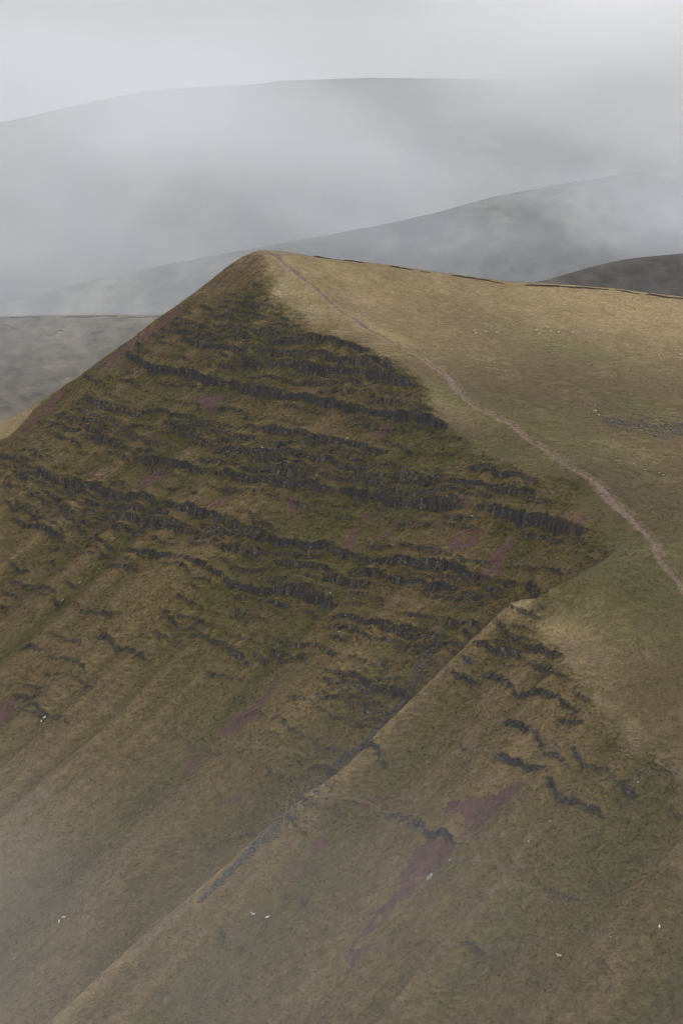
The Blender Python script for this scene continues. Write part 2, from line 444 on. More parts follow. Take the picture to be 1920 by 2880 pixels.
SOIL = [ # (strength, polygon)
 (1,[(563,1102),(628,1094),(624,1127),(600,1158),(562,1130)]),
 (1,[(392,951),(440,910),(506,861),(512,866),(441,930),(392,965)]),(.7,[(253,1033),(300,1002),(351,967),(367,980),(294,1031)]),
 (.7,[(24,1240),(100,1168),(171,1095),(182,1106),(61,1224)]),(.5,[(396,1316),(490,1312),(469,1333),(408,1380),(376,1371)]),
 (.8,[(612,1396),(650,1376),(640,1420),(584,1441)]),(1,[(812,1394),(841,1382),(853,1408),(845,1429),(812,1420)]),
 (1,[(976,1486),(1012,1465),(1008,1494),(996,1547),(967,1551),(963,1522)]),(.6,[(1008,1445),(1049,1404),(1065,1416),(1016,1465)]),
 (1,[(1053,1514),(1122,1449),(1135,1453),(1073,1516)]),(1,[(1361,1602),(1378,1553),(1427,1504),(1451,1500),(1435,1541),(1394,1614),(1365,1618)]),
 (.9,[(1280,1390),(1329,1390),(1335,1412),(1284,1412)]),(.45,[(1230,1560),(1296,1492),(1361,1476),(1345,1520),(1290,1560)]),
 (.8,[(1460,1341),(1496,1335),(1508,1353),(1475,1363)]),(.8,[(1590,1439),(1622,1435),(1643,1478),(1606,1478)]),
 (1,[(1290,2297),(1374,2260),(1419,2228),(1476,2199),(1476,2219),(1435,2272),(1362,2334),(1321,2366),(1290,2335)]),
 (1,[(1217,2381),(1281,2393),(1268,2420),(1223,2455),(1191,2487),(1137,2497),(1128,2474),(1153,2439),(1172,2404)]),
 (.6,[(1137,2497),(1191,2487),(1100,2600),(985,2740),(950,2730),(1050,2580)]),
 (.9,[(612,2058),(661,2009),(728,1972),(771,1907),(783,1917),(716,2027),(673,2064)]),(.7,[(514,2156),(563,2089),(575,2107),(532,2180)]),
 (.9,[(0,1972),(37,1948),(43,1978),(18,2021),(-20,2027)]),(.8,[(869,2376),(924,2327),(912,2370),(875,2395)]),
 (.8,[(802,2437),(857,2419),(863,2437),(826,2468),(802,2462)]),(.6,[(150,2246),(206,2187),(210,2195),(160,2246)]),
 (.8,[(1245,2286),(1297,2287),(1290,2318),(1240,2314)]),(.7,[(1004,2250),(1030,2229),(1089,2239),(1068,2253)]),
 (.8,[(233,1357),(261,1333),(263,1343),(245,1363)]),(.9,[(326,1380),(355,1347),(361,1353),(341,1380)]),
 (.8,[(247,1498),(296,1445),(304,1449),(267,1498)]),(.9,[(641,1059),(661,1033),(671,1031),(655,1059)]),
 (.6,[(900,1210),(925,1180),(945,1185),(915,1220)]),(.7,[(1040,1215),(1070,1180),(1110,1180),(1085,1215)]),(.5,[(200,1570),(230,1540),(240,1548),(215,1580)]),
 (.6,[(90,1830),(130,1800),(140,1815),(100,1840)]),(.5,[(240,1930),(300,1880),(310,1890),(255,1945)]),(.5,[(640,2260),(680,2235),(680,2255),(650,2275)]),
]
def inside(a, b, poly):
    n = len(poly); c = np.zeros(a.shape, bool)
    for i in range(n):
        x1, y1 = poly[i]; x2, y2 = poly[(i + 1) % n]
        if y1 == y2:
            continue
        hitm = ((y1 > b) != (y2 > b)) & (a < (x2 - x1) * (b - y1) / (y2 - y1) + x1)
        c ^= hitm
    return c
soil_regs = []
SOILF = np.zeros(GZ.shape)
for k, (s, poly) in enumerate(SOIL):
    w = [on_face(u, v) for (u, v) in poly]
    w = [p for p in w if p is not None]
    if len(w) < 3:
        continue
    wa = np.array([p[0] for p in w]); wb = np.array([p[1] for p in w])
    i0 = max(np.searchsorted(ga, wa.min() - 4), 0); i1 = np.searchsorted(ga, wa.max() + 4)
    j0 = max(np.searchsorted(gb, wb.min() - 6), 0); j1 = np.searchsorted(gb, wb.max() + 6)
    sl = (slice(i0, i1), slice(j0, j1))
    a = GA[sl] + fbm(GA[sl] / 2.0, GB[sl] / 4.0, 3, 60 + k) * 1.5
    b = GB[sl] + fbm(GA[sl] / 2.0, GB[sl] / 4.0, 3, 80 + k) * 2.2
    m = inside(a, b, w)
    hole = vnoise(GA[sl] / 1.6, GB[sl] / 2.6, 99 + k) < (.66 - .66 * s) + .06
    m &= ~hole
    m &= (PLM[sl] < .7)
    REG[sl] = np.where(m & (REG[sl] == 0), 20 + k, REG[sl])
    GZ[sl] -= np.where(m, .18, 0)
    soil_regs.append(20 + k)
    # soil washed thinly through the surrounding turf
    SOILF[sl] = np.maximum(SOILF[sl], np.where(inside(GA[sl] + fbm(GA[sl] / 3, GB[sl] / 6, 3, 7) * 2.4, GB[sl] - 2 + fbm(GA[sl] / 3, GB[sl] / 6, 3, 8) * 4, w), .55 * s, 0))

# peat banks along the back edge of the plateau
PEAT_PX = [(885,718),(960,727),(1040,738),(1120,752),(1200,763),(1260,772),(1320,783),(1400,791),(1480,797),(1560,800),(1640,805),(1720,813),(1800,822),(1870,831),(1925,838),(2000,850)]
peat = []
for (u, v) in PEAT_PX:
    x = (u - 960) / FPX * np.interp(u, [700, 1900], [868, 880])
    peat.append((x, np.interp(x, SKY[:, 0], SKY[:, 1]) - 5.0))
peat = np.array(sorted(peat))

# ------------------------------------------------------------------ colours of the ground (albedo)
TAN = np.array([.228, .170, .090]); OLV = np.array([.094, .076, .033]); GRN = np.array([.066, .068, .026])
BRN = np.array([.112, .082, .043]); ROCKC = np.array([.036, .035, .037]); STRAW = np.array([.30, .225, .12])
HEA_SHADE = np.array([.040, .036, .026]); SOILC = np.array([.095, .055, .040]); PATHC = np.array([.27, .195, .17])
def mixc(c, d, m):
    return c * (1 - m[..., None]) + d * m[..., None]
def soft(n, lo, hi):
    return sstep((n - lo) / (hi - lo))
def blob(u, v, ra, rb=None, rot=0.0):
    """a soft patch of turf around a place on the hill, radii in metres along a and b"""
    p = on_hill(u, v)
    if p is None:
        return np.zeros(GZ.shape)
    a0, b0 = ab(p[0], p[1])
    rb = rb or ra
    d = ((GA - a0) / ra) ** 2 + ((GB - b0) / rb) ** 2
    return np.exp(-d)
n_big = fbm(GX / 45, GY / 45, 4, 71)
n_mid = fbm(GX / 9, GY / 9, 4, 72)
n_str = fbm((GA + n_mid * 2) / 6.5, GB / 70, 4, 73)        # streaks that follow the fall line
_det = face_detail(GA, GB, None)
n_str = .62 * n_str + .42 * np.tanh((_det - np.median(_det)) / 1.4)
del _det
n_fin = fbm(GX / 1.5, GY / 1.5, 3, 74, .7)
n_fin2 = fbm(GA / .95, GB / 2.2, 2, 75, .7)
COL = np.zeros(GZ.shape + (3,)) + BRN
# face
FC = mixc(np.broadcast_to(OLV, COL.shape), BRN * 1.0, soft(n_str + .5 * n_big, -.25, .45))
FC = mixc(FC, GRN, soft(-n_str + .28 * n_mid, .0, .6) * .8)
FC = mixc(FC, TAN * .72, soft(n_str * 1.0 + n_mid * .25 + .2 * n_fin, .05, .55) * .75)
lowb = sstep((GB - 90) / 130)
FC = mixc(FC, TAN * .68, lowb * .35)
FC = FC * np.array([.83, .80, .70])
# plateau
PC = mixc(np.broadcast_to(BRN * 1.0, COL.shape), OLV * 1.15, soft(n_big + .5 * n_mid, -.3, .5))
n_pl = fbm((GX + n_mid * 2) / 3.6, GY / 1.5, 3, 76, .6)
PC = mixc(PC, TAN, soft(n_mid + .8 * n_pl + .5 * n_big, -.05, .8) * .5)
tanness = np.zeros(GZ.shape)
for args, s in (((800,800,34,26), .75), ((900,870,40,14), .6), ((1000,800,60,30), .5), ((720,740,22,20), .6), ((1060,930,35,8), .6), ((1750,865,70,60), .8), ((1900,880,60,60), .8),
                ((1350,820,80,40), .45), ((1480,1725,16,9), .9), ((1560,1760,20,12), .8), ((1640,1830,25,16), .4), ((1750,2000,40,25), .2), ((20,1205,40,16), .95), ((100,1150,20,12), .8), ((1230,1130,22,9), .4), ((1100,900,60,30), .4)):
    tanness = np.maximum(tanness, s * blob(*args))
PC = mixc(PC, TAN * 1.02, np.clip(tanness * (1 + .5 * n_mid + .3 * n_fin), 0, 1))
greenness = np.zeros(GZ.shape)
for args, s in (((1630,1630,8,14), .8), ((1690,1560,20,16), .45), ((1780,1140,14,8), .55), ((1250,1110,18,14), .4), ((1430,1300,30,10), .45), ((1600,1400,30,12), .4), ((1600,980,40,16), .35), ((1480,1180,30,14), .35), ((900,800,10,10), .3), ((1860,1650,40,24), .4)):
    greenness = np.maximum(greenness, s * blob(*args))
PC = mixc(PC, np.array([.10, .105, .036]), np.clip(greenness * (1 + .6 * n_mid), 0, 1))
dull = np.zeros(GZ.shape)
for args, s_ in (((1550,1120,75,60), .38), ((1750,1400,60,50), .5), ((1450,1250,45,25), .4), ((1850,1900,60,40), .44), ((1800,1650,50,30), .48), ((1800,2150,40,30), .4)):
    dull = np.maximum(dull, s_ * blob(*args))
dull = dull * (1 - np.clip(tanness, 0, 1))
PC = PC * (1 - dull[..., None] * (1 + .3 * n_mid[..., None]))
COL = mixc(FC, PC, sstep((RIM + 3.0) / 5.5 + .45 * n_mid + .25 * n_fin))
# sunlit paleness along the spur crest, put into the turf colour as tan
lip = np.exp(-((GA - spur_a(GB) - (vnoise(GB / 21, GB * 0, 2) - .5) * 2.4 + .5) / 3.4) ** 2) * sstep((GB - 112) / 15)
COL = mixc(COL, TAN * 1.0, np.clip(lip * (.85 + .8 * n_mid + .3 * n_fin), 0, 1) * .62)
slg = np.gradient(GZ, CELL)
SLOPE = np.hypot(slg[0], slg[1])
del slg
COL = mixc(COL, HEA_SHADE, soft(SLOPE + .25 * n_fin, .95, 1.6) * (1 - PLM) * .7)  # steep steps: dark heather, with their shading put into the colour too
COL = mixc(COL, ROCKC, ROCK * soft(SLOPE, .8, 1.5))
COL = mixc(COL, SOILC, SOILF * soft(n_fin + .6, 0, .9))
COL = mixc(COL, np.array([.19, .125, .10]), np.clip(EROS * .55 * soft(n_fin + .3, -.2, .6), 0, 1) * (REG == 0))
COL *= (1 + (.32 - .10 * PLM) * n_fin + (.26 - .12 * PLM) * n_fin2)[..., None]
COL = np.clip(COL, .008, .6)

# ------------------------------------------------------------------ materials
def nodes_of(m):
    m.use_nodes = True
    nt = m.node_tree
    return nt, nt.nodes['Principled BSDF']
def add(nt, t, **kw):
    n = nt.nodes.new(t)
    for k, v in kw.items():
        setattr(n, k, v)
    return n
def ground_material(name, attr='Col', scale=1.4, bump=.5, dist=.25, contrast=(.62, 1.45)):
    m = bpy.data.materials.new(name)
    nt, bs = nodes_of(m)
    bs.inputs['Roughness'].default_value = .95
    bs.inputs['Specular IOR Level'].default_value = .12
    tc = add(nt, 'ShaderNodeTexCoord')
    at = add(nt, 'ShaderNodeAttribute', attribute_name=attr)
    n1 = add(nt, 'ShaderNodeTexNoise'); n1.inputs['Scale'].default_value = scale; n1.inputs['Detail'].default_value = 5; n1.inputs['Roughness'].default_value = .7
    nt.links.new(tc.outputs['Object'], n1.inputs['Vector'])
    mr = add(nt, 'ShaderNodeMapRange'); mr.inputs['From Min'].default_value = .28; mr.inputs['From Max'].default_value = .72
    mr.inputs['To Min'].default_value, mr.inputs['To Max'].default_value = contrast
    nt.links.new(n1.outputs['Fac'], mr.inputs['Value'])
    mx = add(nt, 'ShaderNodeVectorMath', operation='SCALE')
    nt.links.new(at.outputs['Color'], mx.inputs[0]); nt.links.new(mr.outputs['Result'], mx.inputs['Scale'])
    nt.links.new(mx.outputs['Vector'], bs.inputs['Base Color'])
    bp = add(nt, 'ShaderNodeBump'); bp.inputs['Strength'].default_value = bump; bp.inputs['Distance'].default_value = dist
    nt.links.new(n1.outputs['Fac'], bp.inputs['Height']); nt.links.new(bp.outputs['Normal'], bs.inputs['Normal'])
    return m
def plain_material(name, c1, c2, scale, bump=.5, dist=.1, rough=.9, detail=5, stretch=None):
    m = bpy.data.materials.new(name)
    nt, bs = nodes_of(m)
    bs.inputs['Roughness'].default_value = rough
    bs.inputs['Specular IOR Level'].default_value = .2
    tc = add(nt, 'ShaderNodeTexCoord')
    n1 = add(nt, 'ShaderNodeTexNoise'); n1.inputs['Scale'].default_value = scale; n1.inputs['Detail'].default_value = detail; n1.inputs['Roughness'].default_value = .68
    if stretch:
        mp = add(nt, 'ShaderNodeMapping'); mp.inputs['Scale'].default_value = stretch
        nt.links.new(tc.outputs['Object'], mp.inputs['Vector']); nt.links.new(mp.outputs['Vector'], n1.inputs['Vector'])
    else:
        nt.links.new(tc.outputs['Object'], n1.inputs['Vector'])
    cr = add(nt, 'ShaderNodeValToRGB')
    cr.color_ramp.elements[0].position = .3; cr.color_ramp.elements[0].color = (*c1, 1)
    cr.color_ramp.elements[1].position = .7; cr.color_ramp.elements[1].color = (*c2, 1)
    nt.links.new(n1.outputs['Fac'], cr.inputs['Fac']); nt.links.new(cr.outputs['Color'], bs.inputs['Base Color'])
    bp = add(nt, 'ShaderNodeBump'); bp.inputs['Strength'].default_value = bump; bp.inputs['Distance'].default_value = dist
    nt.links.new(n1.outputs['Fac'], bp.inputs['Height']); nt.links.new(bp.outputs['Normal'], bs.inputs['Normal'])
    return m
M_TURF = ground_material('turf')
M_PATH = plain_material('worn_stony_path', (.068, .045, .035), (.18, .127, .10), .7)
M_TRACK = plain_material('trodden_turf', (.075, .057, .034), (.14, .105, .068), 1.2)
M_SOIL = plain_material('red_soil', (.050, .026, .022), (.108, .056, .047), .7)
M_PEAT = plain_material('dark_peat', (.040, .030, .026), (.105, .076, .062), 1.0)
M_ROCK = ground_material('sandstone', 'Col', 1.6, .7, .25, (.4, 1.6))
M_STONE = plain_material('pale_stone', (.15, .145, .14), (.34, .325, .31), 2.5)
M_SCREE = plain_material('scree_stone', (.034, .031, .029), (.115, .104, .096), .8)

# ------------------------------------------------------------------ object helpers
def tag(o, label=None, cat=None, group=None, kind=None):
    if label: o['label'] = label
    if cat: o['category'] = cat
    if group: o['group'] = group
    if kind: o['kind'] = kind
    return o
def mesh_obj(name, co, faces, mat, parent=None, smooth=False, colors=None):
    me = bpy.data.meshes.new(name)
    co = np.asarray(co, np.float32); faces = np.asarray(faces, np.int32)
    nf, k = faces.shape
    me.vertices.add(len(co)); me.vertices.foreach_set('co', co.ravel())
    me.loops.add(nf * k); me.loops.foreach_set('vertex_index', faces.ravel())
    me.polygons.add(nf)
    me.polygons.foreach_set('loop_start', np.arange(0, nf * k, k, dtype=np.int32))
    me.polygons.foreach_set('loop_total', np.full(nf, k, np.int32))
    me.polygons.foreach_set('use_smooth', np.full(nf, smooth))
    if colors is not None:
        ca = me.color_attributes.new('Col', 'FLOAT_COLOR', 'POINT')
        ca.data.foreach_set('color', np.c_[colors, np.ones(len(co))].astype(np.float32).ravel())
    me.update(calc_edges=True)
    me.validate()
    me.materials.append(mat)
    o = bpy.data.objects.new(name, me)
    col_root.objects.link(o)
    if parent:
        o.parent = parent
    return o
def compact(faces):
    u, inv = np.unique(faces, return_inverse=True)
    return u, inv.reshape(faces.shape)

# ------------------------------------------------------------------ the hill
na, nb = GZ.shape
PU, PV = project(GX, GY, GZ)
near = (PU > -230) & (PU < 2150) & (PV > 500) & (PV < 3150) & (beyond(GX, GY) < 30)
cell_ok = near[:-1, :-1] & near[1:, :-1] & near[:-1, 1:] & near[1:, 1:]
idx = np.arange(na * nb).reshape(na, nb)
quads = np.stack([idx[:-1, :-1], idx[1:, :-1], idx[1:, 1:], idx[:-1, 1:]], -1)
# a runs right-near, b runs left-near: a x b points down, so flip
quads = quads[..., ::-1]
CR = np.stack([REG[:-1, :-1], REG[1:, :-1], REG[1:, 1:], REG[:-1, 1:]], -1)
creg = np.where((CR == CR[..., :1]).sum(-1) >= 3, CR[..., 0], np.where((CR == CR[..., 1:2]).sum(-1) >= 3, CR[..., 1], np.where(CR[..., 0] == CR[..., 2], CR[..., 0], 0)))
XYZ = np.stack([GX, GY, GZ], -1).reshape(-1, 3)
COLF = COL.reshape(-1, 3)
def region_obj(name, mask, mat, parent=None, extra=None, cols=True):
    f = quads[mask & cell_ok]
    if len(f) == 0:
        return None
    u, inv = compact(f)
    co = XYZ[u]; cl = COLF[u]
    if extra is not None:
        eco, ef, ecl = extra
        inv = np.concatenate([inv, ef + len(co)]); co = np.concatenate([co, eco]); cl = np.concatenate([cl, ecl])
    return mesh_obj(name, co, inv, mat, parent, True, cl if cols else None)
# the rest of the hill outside the picture, coarser and a little lower where it tucks under
SKIP = 10
ca = np.arange(-260, 620, CELL * SKIP); cb = np.arange(-420, 560, CELL * SKIP)
LA, LB = np.meshgrid(ca, cb, indexing='ij')
LX, LY = xy(LA, LB)
LF = face0(LA, LB); LP = plateau(LX, LY)
LZ = np.maximum(smin(LP, LF, 3.0) - .6, -452)
ia = np.clip(((LA - ga[0]) / CELL).round().astype(int), 0, na - 1); ib = np.clip(((LB - gb[0]) / CELL).round().astype(int), 0, nb - 1)
ingrid = (LA > ga[0]) & (LA < ga[-1]) & (LB > gb[0]) & (LB < gb[-1])
covered = ingrid & near[ia, ib]
LZ = np.where(ingrid, GZ[ia, ib] - np.where(covered, 2.5, .3), LZ)
lidx = np.arange(LZ.size).reshape(LZ.shape)
lq = np.stack([lidx[:-1, :-1], lidx[1:, :-1], lidx[1:, 1:], lidx[:-1, 1:]], -1)[..., ::-1]
allcov = covered[:-1, :-1] & covered[1:, :-1] & covered[:-1, 1:] & covered[1:, 1:]
lf = lq[~allcov]
u, inv = compact(lf)
lco = np.stack([LX, LY, LZ], -1).reshape(-1, 3)[u]
lcl = np.broadcast_to(BRN * 1.1, lco.shape)
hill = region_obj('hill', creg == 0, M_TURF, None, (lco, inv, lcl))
tag(hill, 'steep grassy hill with dark rock ledges and a tan plateau on top', kind='structure')
path = region_obj('footpath', creg == 1, M_PATH, None, cols=False)
tag(path, 'pale pinkish stony footpath winding down the plateau from the summit', kind='structure')
for k in track_regs:
    t = region_obj('sheep_track', creg == k, M_TRACK, hill, cols=False)
for k in soil_regs:
    t = region_obj('bare_soil', creg == k, M_SOIL, hill, cols=False)

# rock ledges: broken upright faces along each stratum
def make_ledge(k):
    h, qa, qb = bands[k]
    a = np.arange(qa[0] - 1, qa[-1] + 1, .3)
    e, hh = band_edge(k, a)
    X, Y = xy(a, e)
    plm = PLM[np.clip(((a - ga[0]) / CELL).astype(int), 0, na - 1), np.clip(((e - gb[0]) / CELL).astype(int), 0, nb - 1)]
    brk = vnoise(a / 2.4, a * 0 + k * 9.1, 44)
    keep = (hh > .42) & (plm < .6) & (brk > .14)
    # block widths
    colid = np.floor(np.cumsum(.3 / (.45 + 1.0 * vnoise(a / 2.1, a * 0 + k, 45))))
    off = (np.abs(np.sin(colid * 12.9898 + k * 78.2) * 43758.5453) % 1)
    dk_ = np.interp(np.arange(len(a)), np.arange(len(a)), off)
    off2 = (np.abs(np.sin(colid * 39.346 + k * 11.13) * 24634.6345) % 1)
    rows = 6
    xt, yt = xy(a, e - .45); zt = hz(xt, yt)
    xb, yb = xy(a, e + 1.25); zb = hz(xb, yb)
    co = []
    for r in range(rows + 1):
        if r == 0:
            bb = e - .7; z = zt - .12 - .3 * off2
        else:
            s = (r - 1) / (rows - 1)
            top = zt - .05 - .55 * off2 * np.minimum(hh * .45, 1.3)
            z = top * (1 - s) + (zb - .35) * s
            bb = e - .1 + .8 * s + (off - .45) * .6 * (.4 + s) + (vnoise(a / .6, a * 0 + r * 1.9 + k, 46) - .5) * .6
        x, y = xy(a, bb)
        co.append(np.stack([x, y, z], -1))
    co = np.stack(co, 1)                        # (n, rows+1, 3)
    n = len(a)
    id_ = np.arange(n * (rows + 1)).reshape(n, rows + 1)
    q = np.stack([id_[:-1, :-1], id_[:-1, 1:], id_[1:, 1:], id_[1:, :-1]], -1)
    kk = keep[:-1] & keep[1:]
    q = q[kk].reshape(-1, 4)
    if len(q) < 12:
        return None
    # blocks differ in tone; beds weather in layers; moss and grass hold on some of them
    bed = (np.abs(np.sin((np.arange(rows + 1) + k * 3) * 91.17) * 4375.85) % 1)
    tone = (.45 + 1.25 * off2[:, None] ** 1.5) * (.75 + .5 * bed[None])
    c = np.array([.074, .067, .059])[None, None] * tone[..., None]
    veg = sstep((vnoise(a[:, None] / 1.3, np.arange(rows + 1)[None] * .7 + k * 1.9, 48) - .52) / .18)[..., None] * .85
    c = c * (1 - veg) + np.array([.074, .062, .030]) * veg
    u, inv = compact(q)
    return mesh_obj('rock_ledge', co.reshape(-1, 3)[u], inv, M_ROCK, hill, False, c.reshape(-1, 3)[u])
for k in range(len(bands)):
    make_ledge(k)

# peat banks: low broken steps of bare peat under an overhanging turf lip
def make_bank(line, name, parent, hgt, mat, seed, ground, lip=True, sc=1):
    s = np.r_[0, np.cumsum(np.hypot(*np.diff(line, axis=0).T))]
    t = np.arange(0, s[-1], .5 * sc)
    x = np.interp(t, s, line[:, 0]); y = np.interp(t, s, line[:, 1])
    y = y + fbm(t / 6 / sc, t * 0 + seed, 3, 91) * 1.6 * sc
    g = np.clip(.6 + 1.3 * fbm(t / 9 / sc, t * 0 + seed, 3, 92), 0, 1.1) * hgt
    rows = []
    for dy, dz in ((-.8, -.25), (-.35, .1), (-.12, .75), (-.3, 1.0), (.5, 1.12), (2.2, .95), (4.5, -.35)):
        xx = x; yy = y + dy * sc * .8
        rows.append(np.stack([xx, yy, ground(xx, yy) + dz * g - (.12 if dz < 0 else 0)], -1))
    co = np.stack(rows, 1); n = len(t); k = co.shape[1]
    id_ = np.arange(n * k).reshape(n, k)
    q = np.stack([id_[:-1, :-1], id_[1:, :-1], id_[1:, 1:], id_[:-1, 1:]], -1)
    kk = (g[:-1] > .38 * hgt) & (g[1:] > .38 * hgt)
    wall = q[:, :3][kk].reshape(-1, 4); top = q[:, 3:][kk].reshape(-1, 4)
    if len(wall) == 0:
        return
    u, inv = compact(wall)
    o = mesh_obj(name, co.reshape(-1, 3)[u], inv, mat, parent)
    if not lip:
        return
    u, inv = compact(top)
    c = np.broadcast_to(BRN * 1.15 + np.array([.0, .01, 0]), (len(u), 3)) * (1 + .3 * (rng.random((len(u), 1)) - .5))
    mesh_obj('turf_lip', co.reshape(-1, 3)[u], inv, M_TURF, o, True, c)
for k in range(0, len(peat) - 3, 3):
    make_bank(peat[k:k + 4], 'peat_bank', hill, .62, M_PEAT, k * 3.1, hz)

# ------------------------------------------------------------------ country beyond
def far_material(name, c1, c2, c3, scale):
    m = bpy.data.materials.new(name)
    nt, bs = nodes_of(m)
    bs.inputs['Roughness'].default_value = .95
    bs.inputs['Specular IOR Level'].default_value = .1
    tc = add(nt, 'ShaderNodeTexCoord')
    n1 = add(nt, 'ShaderNodeTexNoise'); n1.inputs['Scale'].default_value = scale; n1.inputs['Detail'].default_value = 7; n1.inputs['Roughness'].default_value = .65
    n2 = add(nt, 'ShaderNodeTexNoise'); n2.inputs['Scale'].default_value = scale * 4.5; n2.inputs['Detail'].default_value = 8; n2.inputs['Roughness'].default_value = .7
    mp = add(nt, 'ShaderNodeMapping'); mp.inputs['Rotation'].default_value = (0, 0, R(35)); mp.inputs['Scale'].default_value = (1, .3, 1)
    nt.links.new(tc.outputs['Object'], mp.inputs['Vector']); nt.links.new(mp.outputs['Vector'], n1.inputs['Vector']); nt.links.new(tc.outputs['Object'], n2.inputs['Vector'])
    cr = add(nt, 'ShaderNodeValToRGB')
    cr.color_ramp.elements[0].position = .32; cr.color_ramp.elements[0].color = (*c1, 1)
    cr.color_ramp.elements[1].position = .66; cr.color_ramp.elements[1].color = (*c2, 1)
    e = cr.color_ramp.elements.new(.5); e.color = (*c3, 1)
    nt.links.new(n1.outputs['Fac'], cr.inputs['Fac'])
    mr = add(nt, 'ShaderNodeMapRange'); mr.inputs['From Min'].default_value = .25; mr.inputs['From Max'].default_value = .75; mr.inputs['To Min'].default_value = .3; mr.inputs['To Max'].default_value = 1.9
    nt.links.new(n2.outputs['Fac'], mr.inputs['Value'])
    mx = add(nt, 'ShaderNodeVectorMath', operation='SCALE')
    nt.links.new(cr.outputs['Color'], mx.inputs[0]); nt.links.new(mr.outputs['Result'], mx.inputs['Scale'])
    nt.links.new(mx.outputs['Vector'], bs.inputs['Base Color'])
    bp = add(nt, 'ShaderNodeBump'); bp.inputs['Strength'].default_value = .5; bp.inputs['Distance'].default_value = 2.0
    nt.links.new(n2.outputs['Fac'], bp.inputs['Height']); nt.links.new(bp.outputs['Normal'], bs.inputs['Normal'])
    return m
M_FAR = far_material('far_moor', (.026, .026, .036), (.15, .145, .11), (.078, .074, .066), .009)
M_MOOR = far_material('near_moor', (.060, .052, .046), (.125, .105, .075), (.088, .075, .056), .012)
def far_ridge(name, label, crest, slope, gul, cell, x0, x1, yf, yb, mat, seed, skew=.5, rnd=60, floor=-452):
    """crest rows (u, v, Y): a ridge whose crest passes those points; slopes fall to the viewer and away"""
    P = np.array([ray(u, v) * Y for (u, v, Y) in crest])
    P = P[np.argsort(P[:, 0])]
    xs = np.arange(x0, x1, cell); ys = np.arange(yf, yb, cell)
    X, Y = np.meshgrid(xs, ys, indexing='ij')
    tt = np.interp(xs, P[:, 0], P[:, 1]); zz = np.interp(xs, P[:, 0], P[:, 2])
    ker = np.hanning(max(5, int(90 / cell) | 1)); ker /= ker.sum()
    pad = len(ker) // 2
    tt = np.convolve(np.pad(tt, pad, 'edge'), ker, 'valid'); zz = np.convolve(np.pad(zz, pad, 'edge'), ker, 'valid')
    def f(X, Y):
        YC = np.interp(X, xs, tt); ZC = np.interp(X, xs, zz)
        s = YC - Y
        fr = np.sqrt(np.maximum(s, 0) ** 2 + rnd ** 2) - rnd
        Z = ZC - fr * math.tan(slope) - np.maximum(-s, 0) * .3
        amt = sstep(np.abs(s) / 180)
        q = X + skew * s
        g = fbm(q / 170, s / 900 + seed, 4, seed) * gul + np.abs(fbm(q / 75, s / 500, 3, seed + 9)) * gul * -.35
        return np.maximum(Z + g * amt + fbm(X / 30, Y / 30, 3, seed + 4) * .9, floor - 6 + 4 * fbm(X / 200, Y / 200, 2, 5))
    Z = f(X, Y)
    id_ = np.arange(X.size).reshape(X.shape)
    q = np.stack([id_[:-1, :-1], id_[1:, :-1], id_[1:, 1:], id_[:-1, 1:]], -1).reshape(-1, 4)
    o = mesh_obj(name, np.stack([X, Y, Z], -1).reshape(-1, 3), q, mat, None, True)
    tag(o, label, kind='structure')
    return o, f
mtn, _ = far_ridge('mountain', 'broad far mountain fading into low cloud', [(-900,520,3900),(-500,450,3950),(0,345,4000),(150,310,4020),(300,276,4040),(430,252,4050),(560,243,4050),(700,237,4050),(780,226,4050),(1030,217,4060),(1300,219,4060),(1500,226,4050),(1920,240,4050),(2600,230,4050)],
          R(24), 46, 11, -1700, 1700, 3050, 4700, M_FAR, 3, .55, 70)
rl, _ = far_ridge('ridge', 'long smooth ridge rising into mist behind the hill', [(-700,960,2500),(-300,915,2560),(0,856,2620),(120,825,2630),(250,788,2640),(470,742,2660),(700,700,2680),(900,664,2700),(1100,625,2700),(1250,590,2700),(1400,548,2700),(1550,520,2720),(1750,488,2750),(1920,470,2780),(2400,420,2800)],
          R(21), 20, 7, -1150, 1150, 2080, 3250, M_FAR, 23, .4, 50)
moor, fmoor = far_ridge('moor', 'grey brown moorland spur with peat cracks below the mist', [(-700,905,1880),(-200,892,1890),(0,889,1900),(110,887,1900),(250,886,1900),(400,884,1900),(600,884,1900),(800,900,1890),(1200,960,1850)],
          R(15.5), 7, 5, -700, 420, 1330, 2250, M_MOOR, 41, .3, 12)
dk, _ = far_ridge('dark_ridge', 'dark spur of hillside behind the plateau edge', [(1000,900,1950),(1300,850,2000),(1450,808,2050),(1540,785,2080),(1650,752,2100),(1740,730,2110),(1800,722,2120),(1920,712,2120),(2200,690,2150),(2600,660,2200)],
          R(22), 14, 4.5, 40, 900, 1500, 2500, far_material('dark_heather', (.035, .03, .03), (.07, .06, .045), (.05, .042, .036), .01), 57, .3, 30)
# peat cracks on the moor
for k, line in enumerate([[(110,942),(139,941),(167,928),(204,933),(245,935),(292,933)], [(0,912),(25,913),(38,920),(62,921)], [(0,892),(40,893),(80,891),(112,890)], [(143,891),(200,889),(260,889),(330,888)], [(330,892),(400,889),(450,888)]]):
    w = []
    for (u, v) in line:
        p = hit(u, v + 2, lambda x, y: fmoor(np.asarray(x) + 0 * y, y), 1350, 2200)
        if p is not None:
            w.append(p[:2])
    if len(w) > 2:
        make_bank(np.array(w), 'peat_bank', moor, .9, M_PEAT, k * 5.3 + 1, lambda x, y: fmoor(x, y), False, 2)
